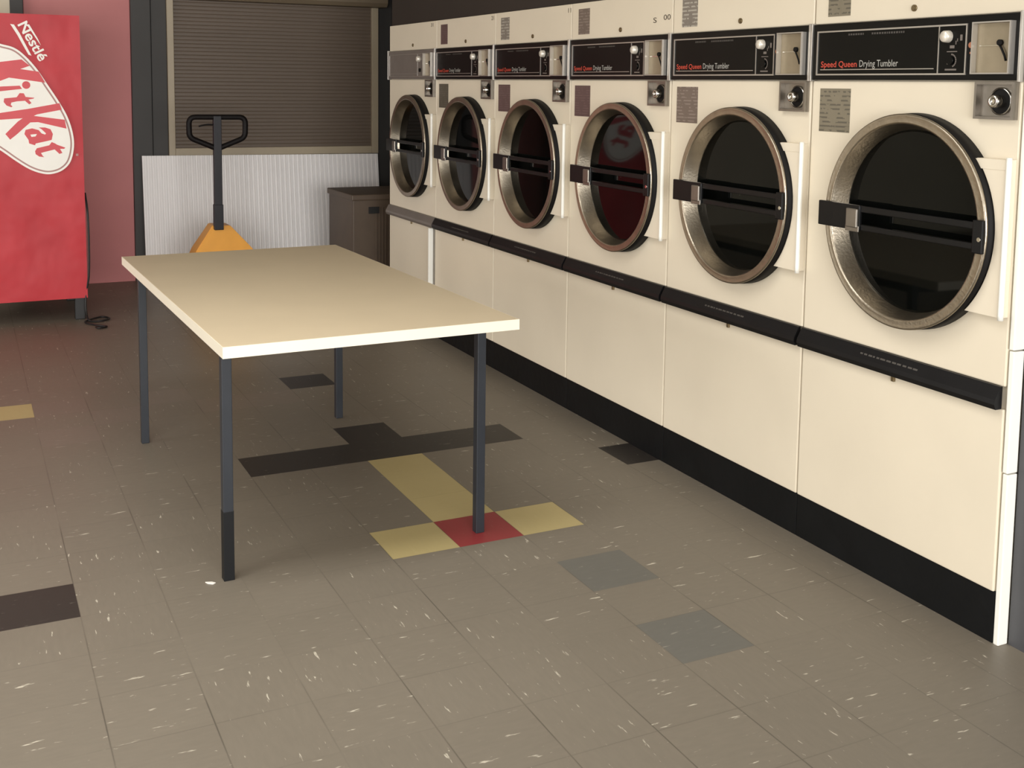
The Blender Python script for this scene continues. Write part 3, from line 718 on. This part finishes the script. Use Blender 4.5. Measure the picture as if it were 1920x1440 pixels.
def b_back(bm):
    box(bm, (-0.20, 0.171, 0.05), (0.25, 0.2, 0.30), 0.004)
part('fork_carriage', pj, 'jack_carriage', b_back, M['jack_grey'])
for sx in (-0.16, 0.20):
    def b_fork(bm):
        box(bm, (sx-0.075, 0.2005, 0.055), (sx+0.075, 0.88, 0.085), 0.004)
        box(bm, (sx-0.075, 0.2005, 0.03), (sx-0.069, 0.84, 0.055)); box(bm, (sx+0.069, 0.2005, 0.03), (sx+0.075, 0.84, 0.055))
    fk = part('fork', pj, 'jack_fork_%.2f' % sx, b_fork, M['jack_yellow'])
    part('load_roller', fk, 'jack_roller_%.2f' % sx, lambda bm: cyl_x(bm, sx-0.045, sx+0.045, 0.74, 0.0395, 0.039), M['jack_grey'])
for sx in (-0.06, 0.075):
    part('steer_wheel', pj, 'jack_wheel_%.2f' % sx, lambda bm: cyl_x(bm, sx-0.025, sx+0.025, 0.10, 0.058, 0.058), M['jack_grey'])
def b_shaft(bm):
    box(bm, (-0.037, -0.022, 0.65), (0.0135, 0.024, 1.25), 0.004)
part('handle_shaft', pj, 'jack_shaft', b_shaft, M['jack_grey'])
part('shaft_sleeve', pj, 'jack_sleeve', lambda bm: box(bm, (-0.041, -0.027, 0.505), (0.0175, 0.029, 0.672), 0.004), M['jack_grey'])
def b_loop(bm):
    pts = []
    c = [(-0.190, 1.242, 0.045), (0.172, 1.241, 0.045), (0.169, 1.108, 0.035), (-0.011, 1.035, 0.01), (-0.189, 1.110, 0.035)]
    L = len(c)
    for i in range(L):
        p = Vector((c[i][0], c[i][1])); r = c[i][2]
        a = (Vector(c[(i-1) % L][:2])-p).normalized(); b = (Vector(c[(i+1) % L][:2])-p).normalized()
        p0 = p+a*r; p2 = p+b*r
        for k in range(7):
            tt = k/6
            q = p0*(1-tt)**2 + p*2*tt*(1-tt) + p2*tt*tt
            pts.append((q.x, 0.0, q.y))
    tube(bm, pts, 0.018, 10, closed=True)
part('handle_loop', pj, 'jack_loop', b_loop, M['jack_black'], 'black loop grip')
part('release_lever', pj, 'jack_lever', lambda bm: tube(bm, smooth_path([(-0.03, 0.0, 1.192), (-0.07, 0.0, 1.193), (-0.10, 0.0, 1.189), (-0.128, 0.0, 1.182)], 4), 0.0055, 8), M['jack_black'])

# ------------------------------------------------------------------ brown box
bxr = thing('storage_box', 'brown lidded plastic box standing between white corrugated sheet and far dryer', 'box', (2.567, 7.49, 0))
def R(x, y, z): return (x-2.567, y-7.49, z)
BX0, BX1, BY0, BY1 = 2.285, 2.85, 7.20, 7.78
def b_body(bm):
    box(bm, R(BX0+0.012, BY0+0.012, 0), R(BX1-0.012, BY1-0.012, 0.70), 0.006)
    x = BX0+0.17
    while x < BX1-0.05:
        box(bm, R(x, BY0+0.006, 0.02), R(x+0.010, BY0+0.0125, 0.64), 0.001); x += 0.022
part('box_body', bxr, 'box_body', b_body, M['box'])
part('box_lid', bxr, 'box_lid', lambda bm: box(bm, R(BX0, BY0, 0.69), R(BX1, BY1, 0.73), 0.008), M['box'])
part('hand_slot', bxr, 'box_slot', lambda bm: box(bm, R(2.405, BY0+0.004, 0.60), R(2.48, BY0+0.0125, 0.645), 0.002), M['box_dark'], 'dark hand slot')

# ------------------------------------------------------------------ scrap by the leg
def b_scrap(bm):
    prism(bm, [(0.585,3.268),(0.603,3.262),(0.612,3.252),(0.604,3.246),(0.590,3.256)], lambda a, c, d: (a, c, d), 0.0005, 0.003)
o = part('paper_scrap', None, 'paper_scrap', b_scrap, M['paper'])
o['label'] = 'tiny white scrap on the floor beside the nearest table leg'; o['category'] = 'scrap'

# ------------------------------------------------------------------ light
def area(name, loc, rot, sx, sy, power, col):
    l = bpy.data.lights.new(name, 'AREA'); l.shape = 'RECTANGLE'; l.size = sx; l.size_y = sy; l.energy = power; l.color = col
    o = bpy.data.objects.new(name, l); COL.objects.link(o); o.location = loc; o.rotation_euler = rot
    return o
area('daylight_shopfront', (-0.75, YF-0.35, 1.42), (PI/2, 0, 0), 6.3, 2.3, 690, (1.0, 0.985, 0.955))
area('added_side_light', (XL-0.3, 4.4, 1.4), (PI/2, 0, -PI/2), 4.7, 2.1, 225, (1.0, 0.97, 0.92))  # added light from the left to brighten the far dryers
for y, pw in ((0.7, 28), (2.7, 44), (6.2, 3)):
    lt = area('ceiling_tube_light', (-0.05, y, CEIL-0.03), (0, 0, 0), 2.4, 0.6, pw, (1.0, 0.985, 0.94))
    lt.data.spread = math.radians(150)      # spread narrowed to dim the near dryer; no fittings modelled
w = bpy.data.worlds.new('World'); scene.world = w; w.use_nodes = True
w.node_tree.nodes['Background'].inputs[0].default_value = (0.95, 0.97, 1.0, 1)
w.node_tree.nodes['Background'].inputs[1].default_value = 1.0

# ------------------------------------------------------------------ camera
yaw, pitch, roll, h = 0.4490234, -0.1035495, 0.0123364, 1.4729157
f = Vector((math.sin(yaw)*math.cos(pitch), math.cos(yaw)*math.cos(pitch), math.sin(pitch)))
r = Vector((math.cos(yaw), -math.sin(yaw), 0)); u = r.cross(f)
r2 = r*math.cos(roll)+u*math.sin(roll); u2 = -r*math.sin(roll)+u*math.cos(roll)
cam = bpy.data.cameras.new('Camera'); co = bpy.data.objects.new('Camera', cam); COL.objects.link(co)
mw = Matrix((( r2.x, u2.x, -f.x, 0), (r2.y, u2.y, -f.y, 0), (r2.z, u2.z, -f.z, h), (0, 0, 0, 1)))
co.matrix_world = mw
cam.sensor_fit = 'HORIZONTAL'; cam.sensor_width = 36; cam.lens = 2116.9/1920*36
cam.shift_y = (379.2-720)/1920
cam.clip_start = 0.05
scene.camera = co
vs = scene.view_settings
scene.display_settings.display_device = 'sRGB'
vs.view_transform = 'Standard'; vs.look = 'None'; vs.gamma = 1.0; vs.use_curve_mapping = False
vs.exposure = 0.0
